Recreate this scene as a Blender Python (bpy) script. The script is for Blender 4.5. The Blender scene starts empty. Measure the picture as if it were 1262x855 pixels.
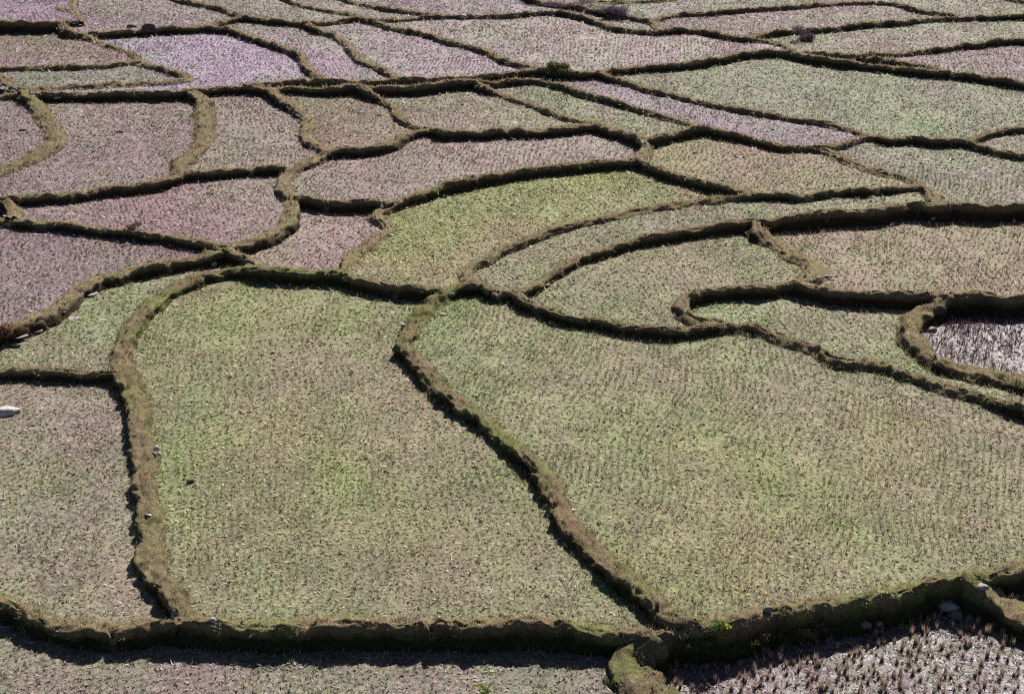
import bpy, math, random
import numpy as np
from mathutils import Vector, noise

RS = np.random.RandomState(7)
random.seed(7)
rad = math.radians
scene = bpy.context.scene
COL = scene.collection

# ------------------------------------------------------------------ camera model
CW, CH, F = 1262.0, 855.0, 1795.0
CAMZ, PITCH = 25.0, rad(25.4)
SP, CP = math.sin(PITCH), math.cos(PITCH)

def rays(uv):
    uv = np.asarray(uv, float)
    x = (uv[..., 0] - CW / 2) / F
    y = (CH / 2 - uv[..., 1]) / F
    return np.stack([x, CP + y * SP, -SP + y * CP], -1)

def unproj(uv, z):
    d = rays(uv)
    t = (np.asarray(z) - CAMZ) / d[..., 2]
    return np.stack([d[..., 0] * t, d[..., 1] * t], -1)

def proj(p):
    p = np.asarray(p, float)
    dx, dy, dz = p[..., 0], p[..., 1], p[..., 2] - CAMZ
    fz = dy * CP - dz * SP
    fy = dy * SP + dz * CP
    return np.stack([CW / 2 + F * dx / fz, CH / 2 - F * fy / fz], -1)

# ------------------------------------------------------------------ traced layout
# every bank: key, label, crest line (photo measure), half width, rim height, lumpiness
BANKS = [
 ('B1', 'long mossy front bank with a deep shaded face along the bottom of the terraces', .30, .15,
  [(-135,731),(-60,733),(0,742),(30,750),(70,768),(110,776),(150,775),(200,768),(240,766),(262,767),(300,770),(350,772),(400,768),(450,768),(500,770),(560,770),(600,768),(640,768),(700,771),(750,774),(780,778),(806,782),(835,775),(862,769),(913,765),(943,756),(995,745),(1046,737),(1107,726),(1150,713),(1188,709),(1214,709),(1262,700),(1400,690)]),
 ('B2', 'bank branching off the front bank down towards the lower right corner', .36, .2,
  [(1190,710),(1203,718),(1218,730),(1245,746),(1290,775),(1400,845)]),
 ('SP', 'short wide mossy bank dropping from the fork of the front bank to the bottom edge', .52, .3,
  [(806,782),(797,793),(784,806),(779,818),(786,832),(806,855),(830,885),(850,925)]),
 ('V1', 'winding mossy bank on the left, from the front bank up to the middle crossing', .36, .22,
  [(234,767),(226,757),(217,746),(204,728),(190,704),(183,684),(179,650),(176,612),(174,586),(172,557),(169,527),(163,495),(155,469),(150,448),(154,431),(163,406),(176,386),(190,373),(206,360),(230,346),(266,336),(293,331),(319,331),(353,333),(386,334),(416,336),(428,338)]),
 ('M1', 'thin straight bank joining the S-shaped bank to the winding left bank', .26, .13,
  [(428,341),(453,346),(490,352),(516,353),(548,356)]),
 ('V2', 'S-shaped bank snaking down the middle between the two largest fields', .34, .20,
  [(608,359),(598,353),(591,350),(578,351),(566,354),(546,361),(533,368),(520,379),(508,394),(500,411),(491,422),(497,433),(510,444),(522,459),(546,481),(570,501),(604,527),(633,552),(662,576),(679,600),(686,617),(691,634),(716,658),(745,688),(774,717),(803,741),(811,752),(830,760),(862,768)]),
 ('R1', 'long bank curving down to the right edge above the largest field', .30, .27,
  [(634,360),(644,371),(653,375),(683,387),(716,395),(728,393),(766,401),(820,405),(856,402),(905,398),(931,400),(950,407),(980,418),(1008,427),(1020,437),(1047,443),(1077,444),(1103,452),(1137,463),(1174,474),(1212,487),(1262,502),(1400,560)]),
 ('N1', 'tall bank with a broad dark face crossing to the right edge above the reddish field', .30, .24,
  [(608,359),(613,361),(633,358),(656,354),(667,347),(675,340),(693,328),(711,318),(733,311),(756,303),(776,297),(799,291),(830,284),(867,279),(905,273),(927,270),(942,271),(980,265),(1010,261),(1043,259),(1081,258),(1111,253),(1129,251),(1156,254),(1178,250),(1197,252),(1227,252),(1262,250),(1400,245)]),
 ('N2', 'curved bank hooking down at its left end beside the junction in the middle', .28, .15,
  [(583,350),(577,340),(577,331),(585,324),(600,320),(616,308),(640,298),(666,287),(690,280),(719,272),(734,270),(766,263),(793,257),(837,249),(882,244),(931,239),(957,239),(987,240),(1025,234),(1062,233),(1100,232),(1130,229),(1141,233),(1152,243),(1157,254)]),
 ('N3', 'long arching bank sweeping over the bright yellow-green field', .28, .15,
  [(428,338),(429,318),(440,306),(453,297),(467,287),(478,279),(469,272),(463,264),(480,254),(497,244),(523,235),(556,225),(590,218),(620,213),(666,206),(700,202),(733,199),(786,196)]),
 ('J1', 'short bank knot linking the arching bank to the bank above it', .30, .15,
  [(786,196),(794,188),(796,178),(789,170)]),
 ('J1R', 'thin bank slanting down right from the knot above the yellow-green field', .26, .14,
  [(786,196),(799,203),(820,212),(829,214),(859,221),(888,229),(921,236),(931,239)]),
 ('L', 'winding bank from the centre right knot down left to the left edge', .32, .17,
  [(789,170),(779,165),(753,158),(736,154),(706,156),(666,160),(633,159),(600,161),(566,161),(543,162),(533,156),(520,160),(506,163),(483,175),(463,181),(443,184),(420,184),(406,187),(383,198),(366,206),(353,213),(346,223),(350,234),(362,243),(362,257),(357,270),(346,279),(326,290),(300,300),(283,305),(273,309),(250,314),(216,320),(186,325),(160,331),(146,336),(126,339),(103,350),(90,363),(77,376),(57,386),(33,396),(20,403),(0,409),(-60,425),(-135,445)]),
 ('LS', 'small spur bank closing the gap at the fork above the winding left bank', .26, .16,
  [(279,307),(290,313),(300,318),(310,322),(319,330)]),
 ('LH', 'short straight bank between the winding bank and the arching bank', .24, .13,
  [(362,243),(379,244),(403,248),(440,248),(478,251)]),
 ('L3', 'long dark-faced bank with two small cuts, below the mauve field at upper left', .28, .15,
  [(-135,252),(-60,250),(0,245),(20,243),(50,240),(90,237),(123,233),(150,230),(176,227),(200,223),(223,216),(233,212),(250,212),(276,209),(306,207),(333,205),(353,206),(361,208)]),
 ('L4', 'straight bank slanting right below the pink field on the left', .28, .15,
  [(-135,263),(-60,266),(0,269),(33,272),(67,273),(100,278),(133,282),(163,284),(186,288),(216,292),(246,298),(270,302),(284,304)]),
 ('L4B', 'round stub of bank between the two long banks at the left edge', .42, .18,
  [(12,272),(13,262),(10,252),(4,245)]),
 ('L5', 'short straight dark bank running from the left edge to the winding left bank', .28, .15,
  [(-135,450),(0,455),(33,456),(67,457),(100,458),(140,459),(153,460)]),
 ('V3', 'thick pale bank curving down between two mauve fields at upper left', .40, .17,
  [(236,111),(246,120),(251,133),(254,150),(252,166),(243,181),(230,194),(222,203),(227,214)]),
 ('V4', 'S-curved bank dropping between the brown field and the greenish field at upper left', .34, .16,
  [(333,109),(346,122),(366,135),(377,148),(375,164),(383,175),(403,183),(412,186)]),
 ('V5', 'pale bank bending back on itself near the left edge', .38, .17,
  [(27,112),(43,128),(57,146),(67,163),(69,172),(57,181),(37,193),(20,201),(0,209),(-60,225),(-135,240)]),
 ('H1', 'very long low bank crossing from upper left and then slanting down to the right', .25, .14,
  [(-135,124),(-60,120),(0,117),(20,115),(27,112),(47,115),(83,114),(133,114),(166,113),(206,113),(236,110),(253,110),(283,106),(306,105),(333,108),(359,107),(386,108),(420,106),(433,104),(460,107),(500,106),(533,103),(556,100),(580,99),(613,101),(633,99),(666,98),(683,103),(700,108),(733,118),(763,126),(789,133),(820,143),(844,151),(866,157)]),
 ('H2', 'long low bank crossing the upper rows from the middle left to the right edge', .27, .15,
  [(300,104),(333,101),(365,100),(400,99),(420,100),(450,100),(476,98),(500,97),(540,97),(566,96),(600,93),(633,90),(660,85),(686,87),(713,89),(733,88),(753,85),(776,83),(799,80),(829,79),(866,75),(891,70),(921,64),(957,61),(983,65),(1005,70),(1038,74),(1075,79),(1111,83),(1148,87),(1170,89),(1188,90),(1221,94),(1262,100),(1400,118)]),
 ('V6', 'short bank curving down left of the greenish field in the upper middle', .30, .15,
  [(443,105),(450,111),(466,121),(483,131),(488,141),(500,150),(516,156),(533,156)]),
 ('V7', 'straight bank slanting right between two greenish fields in the upper middle', .28, .15,
  [(585,99),(593,104),(606,111),(633,121),(660,130),(683,140),(706,146),(729,151),(742,155)]),
 ('Q', 'long bank slanting down right above the reddish-yellow field at centre right', .27, .15,
  [(789,170),(800,169),(822,165),(844,160),(866,157),(891,161),(921,167),(954,177),(983,179),(1005,181),(1031,190),(1056,201),(1078,209),(1104,214),(1122,221),(1133,230)]),
 ('K1', 'bank along the upper side of the purple strip field', .28, .15,
  [(739,88),(759,97),(786,105),(837,118),(873,126),(910,132),(946,139),(983,145),(1020,151),(1049,159),(1066,166)]),
 ('K2', 'bumpy bank closing the bottom of the big pale field at upper right', .28, .15,
  [(1005,181),(1022,179),(1038,176),(1054,170),(1068,166),(1080,166),(1093,171),(1122,170),(1151,173),(1184,174),(1203,179),(1228,185),(1262,191),(1400,215)]),
 ('K3', 'short bank rising to the right edge from the bumpy bank', .28, .15,
  [(1186,175),(1197,171),(1210,167),(1232,161),(1262,157),(1400,143)]),
 ('T', 'long thin bank across the top rows from upper left to the round bush', .26, .14,
  [(100,42),(107,39),(133,39),(166,37),(183,36),(216,34),(253,32),(283,24),(303,21),(333,24),(376,27),(393,27),(420,24),(443,22),(460,25),(476,24),(510,22),(543,19),(573,18),(600,18),(633,17),(663,14),(686,14),(713,19),(739,28),(766,35),(799,38),(837,36),(866,37),(895,43),(924,47),(946,49),(965,54),(976,62)]),
 ('K4', 'straight bank rising to the right edge beside the round bush', .27, .15,
  [(924,47),(935,43),(965,38),(1001,35),(1038,32),(1082,27),(1111,26),(1140,23),(1181,20),(1262,18),(1400,14)]),
 ('K5', 'thin bank along the top of the mauve strip at the upper right', .25, .14,
  [(799,25),(807,24),(829,18),(873,15),(928,10),(983,7),(1038,3),(1071,2),(1100,4),(1122,9),(1148,15),(1181,20)]),
 ('K6', 'thin bank rising to the right edge above the small mauve corner field', .24, .14,
  [(1056,69),(1066,67),(1093,66),(1129,63),(1166,58),(1203,54),(1232,50),(1262,48),(1400,40)]),
 ('K7', 'low double bank lying just above the long bank near the right edge', .24, .12,
  [(985,65),(998,64),(1027,66),(1058,68),(1086,71),(1115,76),(1148,82),(1172,89)]),
 ('T1', 'tall straight dark-faced bank at the upper left corner', .28, .2,
  [(-135,29),(0,27),(33,27),(67,27),(84,25),(98,27)]),
 ('T2', 'tiny spur bank near the upper left corner', .22, .12,
  [(70,8),(80,11),(90,15),(97,21),(99,27)]),
 ('T2B', 'low pale bank leaving the picture above the tall corner bank', .28, .12,
  [(99,27),(94,15),(91,4),(94,-20)]),
 ('T3', 'zigzag bank coming down from the upper left corner beside the purple field', .28, .16,
  [(79,33),(88,36),(100,42),(123,50),(133,54),(150,60),(170,68),(173,75),(193,82),(213,88),(228,93),(231,97),(218,99),(186,101),(150,102),(110,105),(67,106),(40,109),(27,112)]),
 ('T5', 'thin bank with a small cut, meeting the zigzag bank from the left edge', .25, .14,
  [(-135,89),(0,83),(33,82),(80,80),(100,80),(133,79),(155,76),(173,75)]),
 ('T4', 'pale stub of bank curling at the left edge above the double banks', .32, .15,
  [(-60,84),(-20,86),(0,92),(6,100),(14,107),(27,112)]),
 ('T7', 'curving bank on the right side of the shining purple field', .30, .16,
  [(255,32),(283,37),(316,48),(349,58),(369,67),(376,80),(386,91),(399,99)]),
 ('T8', 'bank slanting right between the two mauve fields in the top row', .28, .15,
  [(376,27),(393,37),(416,45),(430,57),(436,68),(453,77),(470,85),(482,92),(494,98)]),
 ('T9', 'ragged bank slanting right down to the green tuft in the top row', .28, .15,
  [(460,25),(480,32),(510,38),(533,43),(553,50),(576,55),(600,63),(616,72),(639,77),(655,81),(664,85)]),
 ('T10', 'thin bank entering from the top edge above the shining purple field', .25, .14,
  [(190,-18),(223,0),(250,5),(273,10),(286,16),(300,21)]),
 ('T11', 'thin bank entering from the top edge left of the middle', .25, .14,
  [(320,-18),(353,0),(376,7),(399,12),(433,17),(458,25)]),
 ('T12', 'short thin bank at the top edge in the middle', .25, .14,
  [(390,-18),(427,0),(450,5),(483,11),(520,15),(543,19)]),
 ('T13', 'ragged bank with purple scrub along the top edge', .28, .15,
  [(610,-18),(660,0),(686,4),(713,8),(735,14),(760,18),(779,20),(799,25),(806,31),(810,38)]),
 ('T14', 'dark sliver of bank just at the top edge right of the middle', .26, .15,
  [(690,-18),(713,-4),(740,1),(770,1),(799,0),(840,-4),(880,-16)]),
 ('T15', 'last bit of bank at the upper right corner', .26, .15,
  [(1215,-18),(1235,-6),(1262,2),(1400,12)]),
 ('C1', 'short sunlit bank dropping from the tall bank to the hooked bank', .32, .17,
  [(930,270),(933,281),(948,293),(968,305),(984,316),(1000,324),(1004,335),(996,344),(983,349)]),
 ('C2', 'hooked bank with a deep dark face curling round at its left end', .30, .32,
  [(896,394),(886,393),(871,392),(856,389),(846,380),(844,368),(859,358),(886,353),(912,352),(938,352),(961,348),(980,347),(998,353),(1025,357),(1062,359),(1100,360),(1137,362),(1167,364),(1189,363),(1212,362),(1242,365),(1262,363),(1400,360)]),
 ('C3', 'thick pale bank wrapping round the left side of the small pond', .38, .33,
  [(1165,364),(1156,374),(1143,381),(1130,390),(1125,402),(1130,416),(1144,431),(1156,441),(1175,447),(1193,450),(1230,459),(1262,469),(1400,510)]),
]
# fields: key, label, seeds [(u, v, level, (r,g,b) as seen in light)], wetness
G = (150,152,108); GB = (152,146,112); MV = (150,124,128)
FIELDS = [
 ('FA','grey-brown stubble field along the bottom edge below the front bank',[(400,835,-.15,(146,136,122)),(60,840,-.15,(142,138,116)),(700,840,-.15,(148,138,128))],.25),
 ('FL','brownish field at the left edge beside the boulder',[(70,520,.32,(150,138,124)),(80,640,.3,(150,138,128)),(100,730,.3,(148,146,108)),(20,600,.3,(146,146,108))],.3),
 ('FC','large green field left of the S-shaped bank',[(300,400,.45,(150,160,98)),(420,440,.45,(158,142,122)),(280,640,.45,(138,152,98)),(480,640,.45,(146,154,98)),(340,560,.45,(160,164,104)),(620,680,.45,(146,142,112)),(560,550,.45,(150,140,116)),(700,750,.45,(140,140,112)),(240,500,.45,(142,142,110)),(480,370,.45,(150,148,108)),(440,740,.45,(140,142,112)),(200,440,.45,(152,146,114))],.1),
 ('FR','largest field, greenish with yellow patches, right of the S-shaped bank',[(560,400,.62,(134,154,100)),(760,480,.6,(150,148,112)),(900,430,.5,(150,138,116)),(1100,490,.3,(148,138,118)),(1245,530,.22,(142,140,112)),(900,560,.6,(158,156,100)),(700,560,.6,(138,150,106)),(1000,600,.55,(156,150,106)),(1180,620,.5,(150,146,112)),(850,700,.6,(156,152,100)),(1050,700,.6,(146,144,112)),(660,430,.62,(140,150,104)),(1100,560,.45,(158,156,104)),(1200,690,.55,(148,142,116))],.05),
 ('FW','wet shining field with tall reddish stubble in the lower right corner',[(1100,810,-.35,(130,122,120)),(950,850,-.35,(128,122,112)),(1250,850,-.35,(132,124,112))],1.0),
 ('FB','dark shaded field corner at the right edge behind the branching bank',[(1258,738,.05,(130,130,84)),(1330,765,.05,(130,130,84))],.2),
 ('F1','narrow green field squeezed between two winding banks on the left',[(130,370,.55,(140,156,100)),(60,420,.55,(146,142,112)),(240,328,.55,(150,148,108)),(180,350,.55,(146,152,104)),(110,440,.55,(142,138,110))],.15),
 ('F2','grey-mauve field at the left edge between the two slanting banks',[(60,330,.85,(142,122,124)),(230,305,.88,(150,128,126)),(20,300,.85,(138,120,120))],.35),
 ('F3','pink field on the left with a rounded right end',[(200,250,1.1,(158,132,130)),(320,240,1.12,(160,130,130)),(60,255,1.1,(152,132,130))],.3),
 ('F4','mauve field at upper left between two curved pale banks',[(130,160,1.4,(150,126,132)),(60,225,1.4,(150,126,128)),(150,200,1.4,(156,130,134)),(200,130,1.4,(148,124,122)),(70,135,1.4,(146,134,120))],.3),
 ('F5','small mauve field cut by the left edge',[(20,160,1.42,(148,128,128))],.3),
 ('F6','brownish field between the two curving banks at upper left',[(300,160,1.42,(150,132,122)),(280,190,1.4,(148,136,116)),(320,130,1.42,(146,126,122))],.2),
 ('F7','field with a red patch, green at its upper side, left of the middle',[(430,125,1.5,(140,140,112)),(420,170,1.5,(160,128,118)),(470,155,1.5,(150,136,118))],.1),
 ('F8','pale greenish field in the upper middle under the long low bank',[(560,125,1.55,(144,142,116)),(640,145,1.55,(152,148,122)),(530,140,1.55,(156,142,126))],.1),
 ('F9','narrow pale field slanting to the right in the upper middle',[(720,130,1.62,(148,146,122)),(780,150,1.62,(148,148,122)),(640,106,1.62,(142,142,116))],.1),
 ('F10','long mauve-brown field above the arching bank',[(600,190,1.27,(156,138,128)),(450,215,1.25,(156,136,128)),(740,180,1.3,(156,132,130)),(400,225,1.25,(146,128,122))],.2),
 ('F11','pink and green field between the winding bank and the arching bank',[(390,285,.8,(162,138,126)),(430,265,.85,(162,136,136)),(350,310,.8,(160,140,130))],.15),
 ('F12','bright yellow-green field in the middle under the arching bank',[(600,260,.9,(156,160,98)),(500,310,.85,(158,160,100)),(700,230,.93,(152,164,92)),(835,236,1.0,(146,150,110)),(480,335,.85,(156,146,112)),(590,236,.9,(146,152,100)),(620,285,.88,(158,150,108))],.05),
 ('F13','long narrow curved strip field between two arching banks',[(680,305,.76,(150,148,114)),(850,262,.95,(148,144,118)),(1000,248,1.2,(146,144,116)),(1110,243,1.25,(148,144,116)),(620,340,.76,(148,146,110))],.1),
 ('F14','fan-shaped greenish field left of the hooked bank',[(830,330,.66,(152,150,112)),(730,360,.66,(150,144,116)),(940,310,.68,(150,148,112)),(810,384,.66,(150,146,116))],.1),
 ('F15','reddish-green field at the right edge under the tall dark bank',[(1040,300,.7,(152,142,114)),(1200,320,.75,(148,148,110)),(1150,285,.75,(160,138,120)),(1050,340,.7,(160,142,116))],.1),
 ('F16','pale green field below the deep hooked bank and left of the pond',[(960,385,.42,(150,156,116)),(1060,410,.4,(154,154,120)),(1240,485,.33,(144,146,108)),(1100,425,.38,(152,152,118))],.05),
 ('F17','muddy bed under the small pond at the right edge',[(1220,420,.16,(100,82,88)),(1330,430,.16,(100,82,88))],1.0),
 ('F18','reddish-yellow field between two banks meeting at a point, centre right',[(850,190,1.25,(152,156,104)),(950,200,1.35,(158,142,114)),(1060,222,1.42,(156,138,118)),(820,180,1.25,(156,156,104))],.1),
 ('F19','grey-green field at the right edge with pale litter',[(1180,225,1.32,(144,140,120)),(1090,195,1.4,(146,142,124)),(1250,220,1.3,(142,142,122)),(1155,240,1.3,(148,146,118))],.1),
 ('F20','small field corner at the right edge above the bumpy bank',[(1245,176,1.45,(150,146,126)),(1330,180,1.45,(150,146,126))],.1),
 ('F21','big pale green field at upper right',[(1000,105,1.75,(140,150,122)),(1100,140,1.55,(142,150,114)),(860,95,1.88,(142,144,116)),(1200,120,1.7,(144,146,122)),(1150,105,1.75,(148,140,128)),(940,85,1.85,(142,148,118)),(1120,160,1.55,(140,152,108))],.05),
 ('F22','narrow purple strip field at upper right',[(800,120,1.75,(142,124,138)),(950,158,1.55,(148,122,140)),(720,100,1.8,(146,132,134))],.3),
 ('F23','shining purple field with bright glints at upper left',[(250,65,1.8,(162,142,170)),(300,90,1.8,(162,140,164)),(350,85,1.8,(150,132,148)),(180,55,1.8,(150,136,152)),(220,75,1.8,(166,148,178))],.85),
 ('F24','mauve field in the top row right of the shining one',[(360,45,1.95,(152,138,134)),(420,75,1.95,(160,138,158)),(330,35,1.95,(150,138,132)),(450,90,1.95,(164,146,164))],.35),
 ('F25','pale mauve field in the top row left of the ragged bank',[(500,60,2.02,(158,140,146)),(560,75,2.0,(162,146,158)),(450,40,2.05,(152,136,136)),(590,85,2.0,(162,150,158))],.3),
 ('F26','wide pinkish field in the top row right of the ragged bank',[(650,45,2.15,(154,138,132)),(780,60,2.15,(160,140,144)),(700,65,2.12,(152,142,132)),(900,55,2.15,(160,138,142)),(560,35,2.15,(154,142,136))],.15),
 ('F27','small flat field with a pinkish cast under the tall corner bank',[(60,60,1.9,(152,136,126)),(20,50,1.9,(150,138,122)),(120,65,1.9,(158,132,134))],.1),
 ('F28','narrow greyish strip field looped by the zigzag bank',[(100,92,1.76,(142,136,130)),(180,90,1.76,(144,138,132)),(20,95,1.76,(140,138,120))],.35),
 ('F29','purple field in the upper left corner',[(30,15,2.45,(152,126,152)),(-50,10,2.45,(152,126,152))],.35),
 ('F30','brownish-mauve field at the top edge beside the tiny spur bank',[(170,20,2.1,(148,134,130)),(230,22,2.1,(148,132,136)),(130,5,2.1,(144,136,128))],.2),
 ('F31','narrow pale field at the top edge above the shining field',[(340,14,2.2,(148,142,130)),(290,5,2.2,(150,142,130))],.15),
 ('F32','slim greyish field between two thin banks at the top edge',[(420,7,2.25,(150,140,132)),(490,18,2.2,(150,140,132))],.15),
 ('F33','greyish-mauve field at the top edge in the middle',[(560,6,2.3,(146,136,136)),(640,10,2.3,(146,136,136))],.15),
 ('F34','thin pale field at the top edge right of the purple scrub, greener in the corner',[(800,12,2.45,(150,146,136)),(860,6,2.5,(150,144,134)),(1180,10,2.5,(146,148,122)),(1100,-2,2.5,(148,146,126))],.1),
 ('F35','mauve strip field in the top row right of the purple scrub',[(900,27,2.35,(156,136,138)),(1050,17,2.4,(154,138,132)),(830,30,2.35,(150,140,132))],.1),
 ('F36','pale field right of the round bush near the right edge',[(1100,50,2.2,(154,148,132)),(1220,35,2.3,(148,144,126)),(1010,55,2.15,(152,148,126))],.05),
 ('F37','small mauve corner field at the right edge',[(1200,72,2.05,(148,128,134)),(1120,70,2.05,(152,140,132))],.1),
]
# sharp little water cuts through the crest
CUTS = {'L3':[(92,237),(309,206)],'N1':[(1018,260),(612,361),(777,297)],'V2':[(686,622),(811,752),(491,424)],'N2':[(735,270),(605,318)],
        'L':[(146,337),(206,320),(96,356)],'T3':[(126,51)],'T5':[(81,80)],'R1':[(1013,428),(1105,453)],'V1':[(176,600),(186,690),(181,640)],
        'B1':[(533,770),(140,776)],'L4':[(5,270)],'H1':[(47,115)],'N3':[(478,278),(590,218)],'Q':[(1098,213)],'T':[(800,38),(571,18)],'M1':[(488,352)],'LH':[(402,248)],
        'H2':[(1176,89)],'K5':[(1080,2)],'C3':[(1156,441)]}

# ------------------------------------------------------------------ geometry of the layout
def densify(pts, step=4.0):
    P = np.array(pts, float)
    out = []
    n = len(P)
    for i in range(n - 1):
        p0 = P[max(i-1, 0)]; p1 = P[i]; p2 = P[i+1]; p3 = P[min(i+2, n-1)]
        L = np.linalg.norm(p2 - p1)
        k = max(2, int(L / step))
        # centripetal-ish: scale the tangents by the segment length so long gaps do not overshoot
        d1 = np.linalg.norm(p2-p0) + 1e-6; d2 = np.linalg.norm(p3-p1) + 1e-6
        m1 = (p2 - p0) / d1 * L; m2 = (p3 - p1) / d2 * L
        for j in range(k):
            t = j / k
            h00 = 2*t**3-3*t**2+1; h10 = t**3-2*t**2+t; h01 = -2*t**3+3*t**2; h11 = t**3-t**2
            out.append(h00*p1 + h10*m1 + h01*p2 + h11*m2)
    out.append(P[-1])
    return np.array(out)

# ------------------------------------------------------------------ value noise (numpy, vectorised)
_T = RS.rand(256, 256, 4)
def vn2(x, y, ch=0):
    xi = np.floor(x).astype(int); yi = np.floor(y).astype(int)
    fx = x-xi; fy = y-yi; fx = fx*fx*(3-2*fx); fy = fy*fy*(3-2*fy)
    a = _T[xi & 255, yi & 255, ch]; b_ = _T[(xi+1) & 255, yi & 255, ch]
    c = _T[xi & 255, (yi+1) & 255, ch]; d = _T[(xi+1) & 255, (yi+1) & 255, ch]
    return (a*(1-fx)+b_*fx)*(1-fy)+(c*(1-fx)+d*fx)*fy
def fbm(x, y, o=4, ch=0):
    s = 0; a = .5; t = 0
    for k in range(o):
        s = s + a*vn2(x*2**k+17*k, y*2**k+31*k, ch); t += a; a *= .55
    return s/t

def worley(x, y, ch=0):
    xi = np.floor(x).astype(int); yi = np.floor(y).astype(int); best = np.full(x.shape, 9.0)
    for a in (-1, 0, 1):
        for b_ in (-1, 0, 1):
            px = xi+a+_T[(xi+a) & 255, (yi+b_) & 255, ch]; py = yi+b_+_T[(xi+a) & 255, (yi+b_) & 255, (ch+1) % 4]
            best = np.minimum(best, (px-x)**2+(py-y)**2)
    return np.sqrt(best)

class Bank: pass
banks = {}
for key, label, w, rim, pts in BANKS:
    b = Bank(); b.key = key; b.label = label; b.w = w; b.rim = rim
    b.px = densify(pts); b.join = [None, None]
    banks[key] = b
def inframe(p): return -100 < p[0] < 1370 and -10 < p[1] < 900
for b in banks.values():          # ends that meet another bank snap onto it
    for e, idx in ((0, 0), (1, -1)):
        p = b.px[idx]
        if not inframe(p): continue
        best = (1e9, None, 0)
        for o in banks.values():
            if o is b: continue
            d = np.linalg.norm((o.px - p) * np.array([1, 1.6]), axis=1)
            j = int(d.argmin())
            if d[j] < best[0]: best = (d[j], o, j)
        if best[0] < 12:
            o, j = best[1], best[2]
            if o.join[0 if j == 0 else 1] and o.join[0 if j == 0 else 1][0] is b: continue
            b.join[e] = (o, j); b.px[idx] = o.px[j]
        elif key not in ('T2',):
            pass

CS = 0.2
X0, X1, Y0, Y1 = -54.0, 54.0, 26.0, 122.0
NX, NY = int((X1-X0)/CS), int((Y1-Y0)/CS)
BORD = densify([(-112,905),(-112,-11),(1385,-11),(1385,905),(-112,905)], 30)
BORD = np.concatenate([np.linspace(a, b_, 40, endpoint=False) for a, b_ in zip([(-112,905),(-112,-11),(1385,-11),(1385,905)], [(-112,-11),(1385,-11),(1385,905),(-112,905)])])

def zbase(uv):
    v = np.asarray(uv)[..., 1]
    return np.interp(v, [-20, 100, 200, 340, 500, 760, 900], [2.5, 1.9, 1.4, .9, .7, .7, .3])

def cells(xy):
    return np.clip(((xy[..., 0]-X0)/CS).astype(int), 0, NX-1), np.clip(((xy[..., 1]-Y0)/CS).astype(int), 0, NY-1)

def draw(mask, xy):
    for a, c in zip(xy[:-1], xy[1:]):
        n = max(1, int(np.linalg.norm(c-a)/(CS*.4)))
        t = np.linspace(0, 1, n+1)[:, None]
        q = a + (c-a)*t
        i, j = cells(q); mask[i, j] = True

def flood(mask):
    lab = np.zeros((NX, NY), np.int32); n = 0
    flat = mask.ravel().tolist(); L = [0]*(NX*NY)
    for s in range(NX*NY):
        if flat[s] or L[s]: continue
        n += 1; st = [s]; L[s] = n
        while st:
            c = st.pop(); j = c % NY
            for d in ((c-1) if j > 0 else -1, (c+1) if j < NY-1 else -1, c-NY, c+NY):
                if 0 <= d < NX*NY and not flat[d] and not L[d]:
                    L[d] = n; st.append(d)
    return np.array(L, np.int32).reshape(NX, NY), n

seeds = []
for k, (key, label, sd, wet) in enumerate(FIELDS):
    for (u, v, z, c) in sd:
        seeds.append((k, u, v, z, c))
s_k = np.array([s[0] for s in seeds]); s_z = np.array([s[3] for s in seeds])
s_xy = unproj(np.array([(s[1], s[2]) for s in seeds], float), s_z)
def s2l(c): 
    c = np.asarray(c, float)/255.0
    return np.where(c <= .04045, c/12.92, ((c+.055)/1.055)**2.4)
s_c = np.array([s2l(s[4]) for s in seeds])
for k_ in set(s_k):
    m_ = s_k == k_; s_c[m_] = s_c[m_]*.5 + s_c[m_].mean(0)*.5
g_ = s_c.mean(1, keepdims=True); mg = np.clip((s_c[:, :1]-s_c[:, 1:2])/.1, 0, 1); gk = np.isin(s_k, [q_ for q_, f_ in enumerate(FIELDS) if f_[0] in ('FC', 'FR', 'FL', 'FA', 'F14', 'F16', 'F15', 'F13')])[:, None]; s_c = s_c*np.where(gk, np.array([.99, .99, .94]), np.array([.96, .935, .93]))
s_c = s_c*(1-.12*mg) + (g_*np.array([1.08, .98, .98]))*.12*mg

def fidw(k, xy, vals):
    m = s_k == k
    if vals.ndim == 2: xy = xy + np.stack([fbm(xy[..., 0]*.22, xy[..., 1]*.15, 3, 0)-.5, fbm(xy[..., 0]*.22+40, xy[..., 1]*.15, 3, 1)-.5], -1)*9
    P = s_xy[m]; V = vals[m]
    d2 = ((xy[..., None, 0]-P[:, 0])**2 + (xy[..., None, 1]-P[:, 1])**2) + .8
    w = 1/d2**1.3
    w /= w.sum(-1, keepdims=True)
    return (w[..., None]*V).sum(-2) if V.ndim == 2 else (w*V).sum(-1)

def smooth(a, n):
    if n < 1 or len(a) < 3: return a
    k = np.ones(2*n+1)/(2*n+1)
    return np.convolve(np.pad(a, n, mode='edge'), k, 'valid')

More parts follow.
